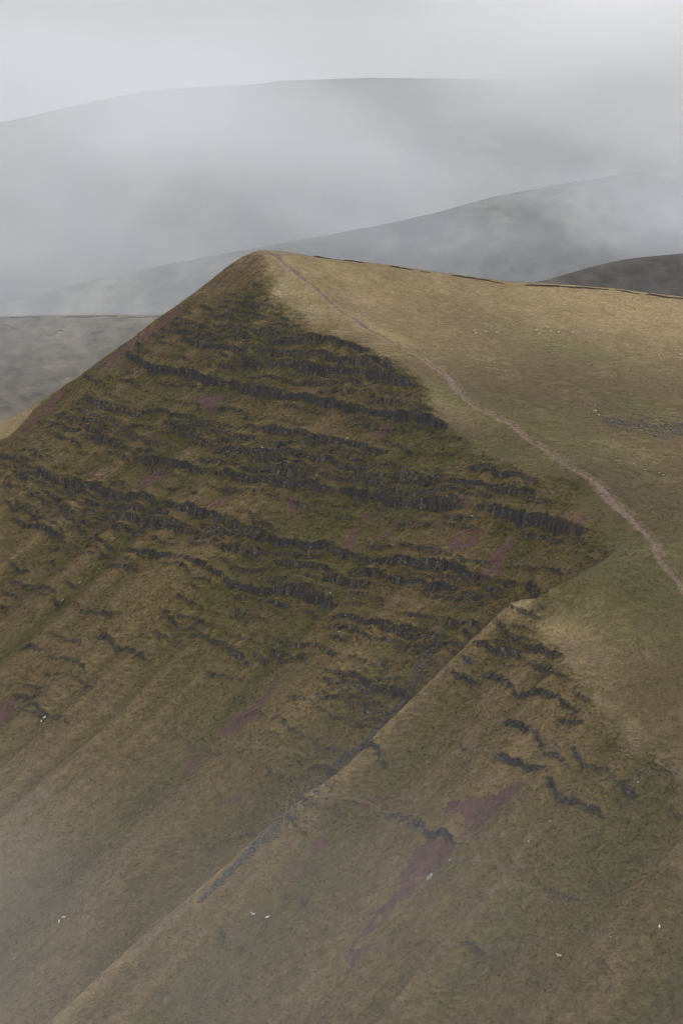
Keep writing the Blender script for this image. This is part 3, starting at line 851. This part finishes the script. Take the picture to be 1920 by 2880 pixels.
# valley floor, out to the hills on every side
gx = np.linspace(-5600, 5600, 120); gy = np.linspace(-700, 8200, 100)
X, Y = np.meshgrid(gx, gy, indexing='ij')
Z = -455 + fbm(X / 700, Y / 700, 3, 8) * 6
id_ = np.arange(X.size).reshape(X.shape)
q = np.stack([id_[:-1, :-1], id_[1:, :-1], id_[1:, 1:], id_[:-1, 1:]], -1).reshape(-1, 4)
ground = mesh_obj('ground', np.stack([X, Y, Z], -1).reshape(-1, 3), q, M_MOOR, None, True)
tag(ground, 'grassy valley floor around the hills', kind='structure')
#PART2
# ------------------------------------------------------------------ loose stone
def stone_shape(n, seed):
    """n rough stones as one vertex/face block, unit size: squashed, chipped octahedra with a split edge ring"""
    g = np.random.default_rng(seed)
    ring = 5
    ang = np.arange(ring) * 2 * np.pi / ring
    base = np.concatenate([[[0, 0, .75]], np.c_[np.cos(ang), np.sin(ang), 0 * ang + .18], np.c_[np.cos(ang + .5) * .9, np.sin(ang + .5) * .9, 0 * ang - .5]])
    v = base[None] * (1 + .32 * (g.random((n, len(base), 1)) - .5)) + (g.random((n, len(base), 3)) - .5) * .22
    f = []
    for k in range(ring):
        k2 = (k + 1) % ring
        f += [(0, 1 + k, 1 + k2), (1 + k, 6 + k, 1 + k2), (1 + k2, 6 + k, 6 + k2)]
    return v, np.array(f)
def scree(name, label, px_line, count, size, seed, spread_px):
    """px_line rows (u, v, halfwidth px): stones thickest along the middle"""
    g = np.random.default_rng(seed)
    L = np.array(px_line, float)
    pos = []
    tries = 0
    seg = np.r_[0, np.cumsum(np.hypot(*np.diff(L[:, :2], axis=0).T))]
    while len(pos) < count and tries < count * 3:
        tries += 1
        t = g.random() * seg[-1]
        u = np.interp(t, seg, L[:, 0]); v = np.interp(t, seg, L[:, 1]); w = np.interp(t, seg, L[:, 2])
        du, dv = g.normal() * w * .5, g.normal() * w * .5 * spread_px
        pos.append((u + du, v + dv))
    pos = np.array(pos)
    # drop each stone on the ground along its line of sight to the traced patch (vectorised march)
    r = np.array([1., 0, 0])[None] * ((pos[:, :1] - 960) / FPX) + UP[None] * ((1440 - pos[:, 1:]) / FPX) + FW[None]
    r = r / r[:, 1:2]
    t = np.arange(400, 900, .8)
    s = r[:, 2:3] * t[None] - hz(r[:, :1] * t[None], np.broadcast_to(t[None], (len(r), len(t))))
    sign = (s[:, :-1] > 0) & (s[:, 1:] <= 0)
    ok = sign.any(1)
    first = sign.argmax(1)
    k_ = np.arange(len(r)); s0, s1 = s[k_, first], s[k_, np.minimum(first + 1, s.shape[1] - 1)]
    P = r * (t[first] + .8 * s0 / np.maximum(s0 - s1, 1e-6))[:, None]
    P = P[ok]
    P[:, 2] = hz(P[:, 0], P[:, 1])
    n = len(P)
    v, f = stone_shape(n, seed)
    sc = size * (.45 + 1.3 * g.random(n) ** 3)
    yaw = g.random(n) * 6.28
    c, s_ = np.cos(yaw)[:, None], np.sin(yaw)[:, None]
    v = v * (sc[:, None, None] * (.7 + .6 * g.random((n, 1, 3))))
    vx = v[..., 0] * c - v[..., 1] * s_; vy = v[..., 0] * s_ + v[..., 1] * c
    v = np.stack([vx, vy, v[..., 2]], -1) + P[:, None, :] + np.array([0, 0, .05])
    F = (f[None] + np.arange(n)[:, None, None] * v.shape[1]).reshape(-1, 3)
    o = mesh_obj(name, v.reshape(-1, 3), F, M_SCREE)
    tag(o, label, kind='stuff')
    return o
scree('scree', 'dark grey scree filling the gully beside the bright grass spur', [(1222,1810,12),(1190,1870,22),(1165,1925,22),(1140,1965,10),(1085,2030,5),(1010,2105,5),(950,2150,16),(900,2195,40),(860,2235,42),(800,2300,26),(740,2360,16),(680,2420,9),(620,2478,7),(560,2535,4)], 3000, .26, 3, 1.0)
scree('scree', 'grey scree patch on the plateau near the picture edge', [(1700,1185,26),(1760,1190,34),(1815,1200,52),(1870,1212,60),(1905,1205,40),(1960,1200,40)], 900, .30, 5, .42)
scree('scree', 'thin scatter of stones below the tall crag', [(1230,1515,30),(1265,1540,30),(1290,1560,20),(1300,1590,16)], 130, .2, 6, 1.0)

scree('scree', 'reddish stones washed down the long red soil scar', [(1460,2212,14),(1420,2250,20),(1370,2300,22),(1320,2350,20),(1270,2410,22),(1210,2460,24),(1160,2520,16)], 260, .13, 9, 1.0)
STONES = [ # u, v, length m, slab?, label
 (1673,1156,1.5,0,'large grey boulder lying on the plateau above the scree patch'),(1671,1141,1.1,0,'grey boulder just behind the largest boulder on the plateau'),(1644,1137,.7,0,None),(1655,1162,.7,0,None),(1683,1168,.8,0,None),
 (1812,1322,1.0,0,'dark and pale boulder at the head of a stony streak below the scree patch'),(1853,1332,.9,0,None),(1864,1336,.9,0,None),(1876,1341,.8,0,None),(1892,1318,.7,0,None),(1890,1286,.6,0,None),(1781,1304,.7,0,None),(1870,1275,.7,0,None),(1732,1285,.5,0,None),(1635,1230,.5,0,None),(1745,1250,.5,0,None),
 (976,1233,1.5,1,'pale boulder on the turf shelf in the middle of the upper face'),(637,873,1.2,0,'white stone under the topmost ledges near the summit'),(737,1259,1.0,0,None),(641,1271,1.4,1,'pinkish slab leaning among the ledges of the middle face'),(724,1290,.8,0,None),(890,1337,1.0,0,None),(780,920,.5,0,None),(780,1328,.7,0,None),
 (224,1640,1.7,1,'narrow white slab standing out on the lower left face'),(175,1690,1.5,1,'second narrow white slab, lower down the left face'),(280,1600,.6,0,None),(308,1626,.5,0,None),(118,1836,1.0,1,None),
 (929,1669,1.1,0,'grey stone under the broken ledges in the centre of the face'),(972,1732,.8,0,None),(952,1778,.9,0,None),(995,1685,.7,0,None),(1290,1520,.7,0,None),(1327,1453,.9,0,None),(1235,1686,.8,1,None),(1335,1600,.6,0,None),(1382,1727,.6,0,None),
 (1525,1852,1.0,1,'pale slab below the crag of the grassy knoll'),(1545,2313,.8,0,None),(1486,2369,.9,0,'white stone in open grass right of the red soil scar'),(1793,2204,.8,0,None),(1578,2002,.7,0,None),(1207,2471,2.6,1,'long pale slab on the lower edge of the red soil scar'),(1265,2420,1.2,1,'short pale slab beside the red soil patch'),
 (1670,2230,.5,0,None),(1380,2196,.4,0,None),(1340,2290,.4,0,None),(1290,2240,.4,0,None),(590,1420,.4,0,None),(452,1560,.5,0,None),(690,1750,.5,0,None),(860,1460,.4,0,None),(460,1790,.5,0,None),(230,1900,.5,0,None),(1700,1900,.4,0,None),(1100,1500,.4,0,None),(1480,1470,.5,0,None),(1590,1565,.4,0,None),(1716,2638,.6,0,None),(1738,2677,.5,0,None),(1550,2640,.5,1,None),(1680,2628,.5,1,None),(1564,2615,.6,1,None),(1660,2726,.4,0,None)]
stone_meshes = {}
for k, (u, v, ln, slab, lab) in enumerate(STONES):
    p = on_hill(u, v)
    if p is None:
        continue
    key = (slab, k % 4)
    if key not in stone_meshes:
        sv, sf = stone_shape(1, 300 + k)
        vv = sv[0] * np.array([.5, .22 if slab else .36, .16 if slab else .34])
        me = bpy.data.meshes.new('stone')
        me.from_pydata(vv.tolist(), [], sf.tolist()); me.materials.append(M_STONE)
        stone_meshes[key] = me
    o = bpy.data.objects.new('boulder' if ln > .95 else 'stone', stone_meshes[key])
    col_root.objects.link(o)
    o.scale = (ln, ln, ln)
    gx_ = (hz(p[0] + 1, p[1]) - hz(p[0] - 1, p[1])) / 2; gy_ = (hz(p[0], p[1] + 1) - hz(p[0], p[1] - 1)) / 2
    o.location = (p[0], p[1], float(hz(p[0], p[1])) + .12 * ln)
    if slab:
        ang = math.atan2(DB[1], DB[0]) + .15 * (k % 3 - 1)
        o.rotation_euler = (0, math.atan(.6), ang)
    else:
        o.rotation_euler = (.2, .1, k * 1.7)
    if lab is None:
        lab = ('small pale stone near the boulders on the plateau' if v < 1180 and u > 1500 else
               'small pale stone in the stony streak below the plateau scree' if u > 1620 and v < 1345 else
               'small pale stone among the ledges of the upper face' if v < 1350 else
               'small pale stone in the grass at the bottom right' if v > 2500 else
               'small pale stone on the slope beyond the gully' if v - 1700 > (1430 - u) and u > 1250 and v > 1700 else
               'small pale stone under the tall crag at the right of the face' if u > 1050 and v < 1700 else
               'small pale stone in the rough grass of the lower left face' if u < 600 else
               'small pale stone on the middle of the steep face')
    tag(o, lab, 'boulder' if ln > .95 else 'stone', 'loose pale stones on the hill')

# ------------------------------------------------------------------ sheep
def sheep_mesh(kind):
    """rings lofted along the spine, then neck and head; legs rooted in the body; fused into one skin"""
    V = []; Fc = []
    def loft(rings, seg=10):
        base = len(V)
        for (c, rx, ry, ax) in rings:
            c = np.array(c); ax = np.array(ax, float); ax /= np.linalg.norm(ax)
            side = np.array([0, 1., 0]); upv = np.cross(ax, side)
            for s in range(seg):
                t = 2 * np.pi * s / seg
                V.append(tuple(c + side * rx * math.cos(t) + upv * ry * math.sin(t)))
        n = len(rings)
        for i in range(n - 1):
            for s in range(seg):
                s2 = (s + 1) % seg
                Fc.append((base + i * seg + s, base + i * seg + s2, base + (i + 1) * seg + s2, base + (i + 1) * seg + s))
        Fc.append(tuple(base + s for s in range(seg))[::-1]); Fc.append(tuple(base + (n - 1) * seg + s for s in range(seg)))
    zb = .58 if kind != 'lying' else .30
    X = (1, 0, 0)
    loft([((-.56, 0, zb + .02), .10, .10, X), ((-.50, 0, zb), .20, .22, X), ((-.30, 0, zb), .26, .28, X), ((0, 0, zb - .03), .28, .30, X), ((.26, 0, zb), .25, .28, X), ((.42, 0, zb + .05), .17, .21, X), ((.50, 0, zb + .08), .10, .12, X)])
    if kind == 'grazing':
        loft([((.36, 0, zb + .08), .13, .15, (1, 0, -.4)), ((.54, 0, zb - .10), .10, .11, (.7, 0, -1)), ((.62, 0, zb - .28), .085, .10, (.4, 0, -1)), ((.68, 0, zb - .42), .07, .08, (.4, 0, -1)), ((.71, 0, zb - .50), .045, .05, (.4, 0, -1))])
        hx, hz_ = .60, zb - .24
    else:
        loft([((.36, 0, zb + .06), .14, .16, (1, 0, .8)), ((.50, 0, zb + .26), .10, .11, (.6, 0, 1)), ((.56, 0, zb + .38), .09, .10, (1, 0, .3)), ((.68, 0, zb + .36), .075, .085, (1, 0, -.3)), ((.80, 0, zb + .31), .045, .05, (1, 0, -.3))])
        hx, hz_ = .56, zb + .42
    for s in (-1, 1):
        loft([((hx, s * .06, hz_), .02, .03, (0, s, .1)), ((hx - .02, s * .17, hz_ + .02), .012, .03, (0, s, 0.1))], 6)
        if kind != 'lying':
            for x in (-.38, .30):
                loft([((x, s * .14, .50), .085, .10, (0, 0.01, -1)), ((x - .02, s * .14, .28), .045, .05, (0, .01, -1)), ((x, s * .14, .02), .035, .04, (0, .01, -1))], 7)
    loft([((-.54, 0, zb + .08), .04, .04, (-1, 0, -.6)), ((-.62, 0, zb - .08), .03, .03, (-.3, 0, -1))], 6)
    me = bpy.data.meshes.new('sheep_rough')
    me.from_pydata(V, [], Fc)
    o = bpy.data.objects.new('sheep_rough', me); col_root.objects.link(o)
    md = o.modifiers.new('remesh', 'REMESH'); md.mode = 'VOXEL'; md.voxel_size = .035
    dg = bpy.context.evaluated_depsgraph_get()
    out = bpy.data.meshes.new_from_object(o.evaluated_get(dg))
    bpy.data.objects.remove(o); bpy.data.meshes.remove(me)
    out.name = 'sheep'
    out.materials.clear(); out.materials.append(M_WOOL)
    out.polygons.foreach_set('use_smooth', np.ones(len(out.polygons), bool))
    return out
M_WOOL = plain_material('wool', (.36, .33, .28), (.55, .50, .44), 9, .6, .03)
SM = {k: sheep_mesh(k) for k in ('grazing', 'standing', 'lying')}
FL = 'sheep grazing across the plateau'
SHEEP = [(1334,930,'grazing',2.8,FL,'upper sheep of the close pair at the left end of the flock'),(1337,936,'lying',.4,FL,'lower sheep of the close pair at the left end of the flock'),
 (1365,933,'grazing',0.1,FL,'sheep standing alone just right of the left end pair on the plateau'),(1397,934,'lying',2.9,FL,'sheep before the wide gap in the middle of the plateau flock'),
 (1507,928,'grazing',.2,FL,'small sheep at the right side of the wide gap in the flock'),(1515,939,'standing',.3,FL,'lowest sheep just right of the wide gap in the flock'),
 (1540,921,'grazing',3.0,FL,'uppermost sheep of the plateau flock, on a dark grass streak'),(1548,933,'standing',.5,FL,'sheep with raised head directly below the uppermost of the flock'),
 (1570,935,'grazing',3.3,FL,'fifth sheep from the right end of the plateau flock'),(1590,927,'grazing',.1,FL,'third sheep from the right end of the plateau flock'),
 (1610,936,'grazing',3.1,FL,'second sheep from the right end of the plateau flock'),(1648,930,'standing',1.9,FL,'sheep at the right end of the plateau flock, facing away'),
 (1852,1000,'standing',1.6,FL,'lone sheep on the plateau near the right picture edge'),(1901,985,'grazing',1.4,FL,'higher one of the far right sheep on the plateau'),(1913,998,'grazing',.2,FL,'sheep touching the right picture edge on the plateau'),
 (253,1025,'standing',2.6,'sheep on the steep face','white sheep standing on the skyline of the left ridge'),
 (116,2030,'lying',1.2,'sheep on the steep face','lower of two sheep on the left face above the mist'),(125,2023,'standing',1.0,'sheep on the steep face','upper of two sheep on the left face above the mist'),
 (166,2596,'standing',1.5,'sheep on the steep face','lower of two sheep in the misty bottom left grass'),(179,2584,'grazing',.2,'sheep on the steep face','upper of two sheep in the misty bottom left grass'),
 (711,2575,'standing',2.7,'sheep on the steep face','bigger sheep of the pair right of the long spur'),(751,2581,'lying',.5,'sheep on the steep face','smaller sheep of the pair right of the long spur'),
 (1571,2694,'standing',2.8,'sheep on the steep face','white sheep looking round in the bottom right grass'),(1853,2613,'standing',1.3,'sheep on the steep face','white sheep on a bank near the bottom right picture edge')]
for (u, v, kind, yaw, grp, lab) in SHEEP:
    p = on_hill(u, v + 3)
    if p is None:
        continue
    o = bpy.data.objects.new('sheep', SM[kind]); col_root.objects.link(o)
    s = 1.0
    o.scale = (s, s, s)
    o.location = (p[0], p[1], float(hz(p[0], p[1])) + .03)
    o.rotation_euler = (0, 0, yaw)
    tag(o, lab, 'sheep', grp)

# ------------------------------------------------------------------ rough grass: tufts of bent blades all over the turf
def make_grass():
    g = np.random.default_rng(21)
    vis = (PU > -60) & (PU < 1980) & (PV > 660) & (PV < 2960) & (beyond(GX, GY) < 6) & ((REG == 0) | (REG >= 20))
    ii, jj = np.where(vis)
    area = len(ii) * CELL * CELL
    n = 185000
    lip = np.clip(ROCK[ii, jj] * .5, 0, 1)
    wgt = (.35 + np.clip(.5 + n_fin[ii, jj] + .6 * n_mid[ii, jj], 0, 2)) * np.where(REG[ii, jj] >= 20, .12, 1.0) * (1 + 2 * lip) * np.clip(1.2 - EROS[ii, jj], .1, 1) * (1 - .6 * PLM[ii, jj])
    pk = g.choice(len(ii), n, p=wgt / wgt.sum())
    ii, jj = ii[pk], jj[pk]
    a = ga[ii] + (g.random(n) - .5) * CELL; b = gb[jj] + (g.random(n) - .5) * CELL
    x, y = xy(a, b)
    z = hz(x, y)
    plm = PLM[ii, jj]
    size = (.24 + .30 * g.random(n) ** 2) * (1.0 - .35 * plm)
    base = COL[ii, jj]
    rk = np.clip(ROCK[ii, jj], 0, 1)[:, None] * .75
    base = base * (1 - rk) + np.array([.085, .07, .033]) * rk
    # blades hang down the slope
    nbl = 4
    yaw = g.random((n, nbl)) * 6.283
    lean = .55 + .5 * g.random((n, nbl))
    dx = np.cos(yaw) * lean + (DB[0] * .55 * (1 - plm))[:, None]; dy = np.sin(yaw) * lean + (DB[1] * .55 * (1 - plm))[:, None]
    ln = size[:, None] * (.7 + .6 * g.random((n, nbl)))
    wd = ln * .34
    px, py = -np.sin(yaw) * wd, np.cos(yaw) * wd
    rx = (g.random((n, nbl)) - .5) * size[:, None] * .9; ry = (g.random((n, nbl)) - .5) * size[:, None] * .9
    bx = x[:, None] + rx; by = y[:, None] + ry; bz = np.broadcast_to(z[:, None] - .06, bx.shape)
    v0 = np.stack([bx - px, by - py, bz], -1); v1 = np.stack([bx + px, by + py, bz], -1)
    v2 = np.stack([bx + dx * ln, by + dy * ln, bz + ln * (.85 - .35 * (1 - plm))[:, None] + .06], -1)
    v = np.stack([v0, v1, v2], 2).reshape(-1, 3)
    f = np.arange(len(v)).reshape(-1, 3)
    straw = g.random((n, 1)) ** 2
    tone = base * (1.0 + .35 * g.random((n, 1))) * (1 - .4 * straw) + (TAN * .9) * .4 * straw * np.clip(base.mean(1, keepdims=True) / .09, .45, 1.25)
    cl = np.repeat(tone, nbl * 3, 0)
    o = mesh_obj('grass', v, f, M_GRASS, None, False, np.clip(cl, .01, .5))
    tag(o, 'rough tufted moor grass covering the whole hill', kind='stuff')
M_GRASS = bpy.data.materials.new('dry_grass')
_nt, _b = nodes_of(M_GRASS)
_b.inputs['Roughness'].default_value = .9
_b.inputs['Specular IOR Level'].default_value = .1
_at = add(_nt, 'ShaderNodeAttribute', attribute_name='Col')
_nt.nodes.remove(_b)
_df = add(_nt, 'ShaderNodeBsdfDiffuse'); _tr = add(_nt, 'ShaderNodeBsdfTranslucent'); _ms = add(_nt, 'ShaderNodeMixShader')
_ms.inputs['Fac'].default_value = .4
for _n in (_df, _tr):
    _nt.links.new(_at.outputs['Color'], _n.inputs['Color'])
_nt.links.new(_df.outputs[0], _ms.inputs[1]); _nt.links.new(_tr.outputs[0], _ms.inputs[2])
_nt.links.new(_ms.outputs[0], _nt.nodes['Material Output'].inputs['Surface'])
make_grass()

# ------------------------------------------------------------------ air
def volume_material(name, color, dens, noise=None, aniso=.35):
    m = bpy.data.materials.new(name)
    m.use_nodes = True
    nt = m.node_tree
    for n in list(nt.nodes):
        nt.nodes.remove(n)
    out = add(nt, 'ShaderNodeOutputMaterial')
    pv = add(nt, 'ShaderNodeVolumePrincipled')
    pv.inputs['Color'].default_value = (*color, 1)
    pv.inputs['Anisotropy'].default_value = aniso
    pv.inputs['Density'].default_value = dens
    nt.links.new(pv.outputs['Volume'], out.inputs['Volume'])
    if noise:
        scale, lo, hi = noise
        tc = add(nt, 'ShaderNodeTexCoord')
        ln = add(nt, 'ShaderNodeVectorMath', operation='LENGTH')
        nt.links.new(tc.outputs['Object'], ln.inputs[0])
        fall = add(nt, 'ShaderNodeMapRange', interpolation_type='SMOOTHSTEP')
        fall.inputs['From Min'].default_value = 1.0; fall.inputs['From Max'].default_value = .15
        fall.inputs['To Min'].default_value = 0.0; fall.inputs['To Max'].default_value = 1.0
        nt.links.new(ln.outputs['Value'], fall.inputs['Value'])
        nz = add(nt, 'ShaderNodeTexNoise'); nz.inputs['Scale'].default_value = scale; nz.inputs['Detail'].default_value = 1.5; nz.inputs['Roughness'].default_value = .5
        nt.links.new(tc.outputs['Object'], nz.inputs['Vector'])
        mr = add(nt, 'ShaderNodeMapRange'); mr.inputs['From Min'].default_value = .3; mr.inputs['From Max'].default_value = .7
        mr.inputs['To Min'].default_value = lo; mr.inputs['To Max'].default_value = hi
        nt.links.new(nz.outputs['Fac'], mr.inputs['Value'])
        cl = add(nt, 'ShaderNodeMath', operation='MAXIMUM'); cl.inputs[1].default_value = 0.0
        nt.links.new(mr.outputs['Result'], cl.inputs[0])
        mu = add(nt, 'ShaderNodeMath', operation='MULTIPLY'); nt.links.new(fall.outputs['Result'], mu.inputs[0]); nt.links.new(cl.outputs[0], mu.inputs[1])
        m2 = add(nt, 'ShaderNodeMath', operation='MULTIPLY'); nt.links.new(mu.outputs[0], m2.inputs[0]); m2.inputs[1].default_value = dens
        nt.links.new(m2.outputs[0], pv.inputs['Density'])
    return m
def box_obj(name, lo, hi, mat):
    v = [(x, y, z) for x in (lo[0], hi[0]) for y in (lo[1], hi[1]) for z in (lo[2], hi[2])]
    f = [(0, 1, 3, 2), (4, 6, 7, 5), (0, 4, 5, 1), (2, 3, 7, 6), (0, 2, 6, 4), (1, 5, 7, 3)]
    return mesh_obj(name, v, f, mat)
MISTC = (.91, .95, 1.0)
haze = box_obj('haze', (-5900, -1000, -480), (5900, 8500, 25), volume_material('haze_air', MISTC, .00003))
tag(haze, 'thin pale haze between the hills', kind='stuff')
import bmesh
def mist(label, loc, rad, dens, noise=(1.6, .35, 1.6), rot=(0, 0, 0), color=(.985, .99, 1.0), aniso=.35):
    bm = bmesh.new()
    bmesh.ops.create_icosphere(bm, subdivisions=3, radius=1.0)
    me = bpy.data.meshes.new('mist'); bm.to_mesh(me); bm.free()
    me.materials.append(volume_material('mist_air', color, dens, noise, aniso))
    o = bpy.data.objects.new('mist', me); col_root.objects.link(o)
    o.location = loc; o.scale = rad; o.rotation_euler = rot
    tag(o, label, kind='stuff')
    return o
THIN = (.92, .955, 1.0)
mist('bank of low cloud over the far mountain', (-420, 3280, -170), (1250, 580, 380), .0027, (2.8, .05, 1.75), (0, R(12), 0), (.968, .982, 1.0), .5)
mist('cloud hiding the right end of the far mountain', (640, 3380, 0), (720, 430, 260), .0105, (2.4, .3, 1.7), (0, R(-6), 0), (1.0, 1.0, 1.0), .6)
mist('mist between the far mountain and the long ridge', (300, 2350, -240), (1000, 290, 260), .0017, (3.6, -.5, 2.4), (0, R(10), 0), THIN)
mist('mist dissolving the right end of the long ridge', (640, 2380, -150), (470, 280, 210), .0042, (2.6, -.1, 1.9), (0, R(-10), 0), (.96, .978, 1.0))
mist('mist lying in the valley behind the left ridge', (-420, 2000, -310), (580, 560, 240), .0011, (1.6, .35, 1.6), (0, 0, 0), THIN)
mist('mist drifting below the viewer at the bottom of the slope', (-105, 265, -190), (125, 170, 95), .0025, (2.6, -.1, 1.9), (0, 0, 0), (.96, .975, 1.0))
mist('thin veil of mist over the lower slope', (-40, 330, -205), (250, 190, 110), .0008, (2.0, .2, 1.7), (0, 0, 0), (.95, .97, 1.0))
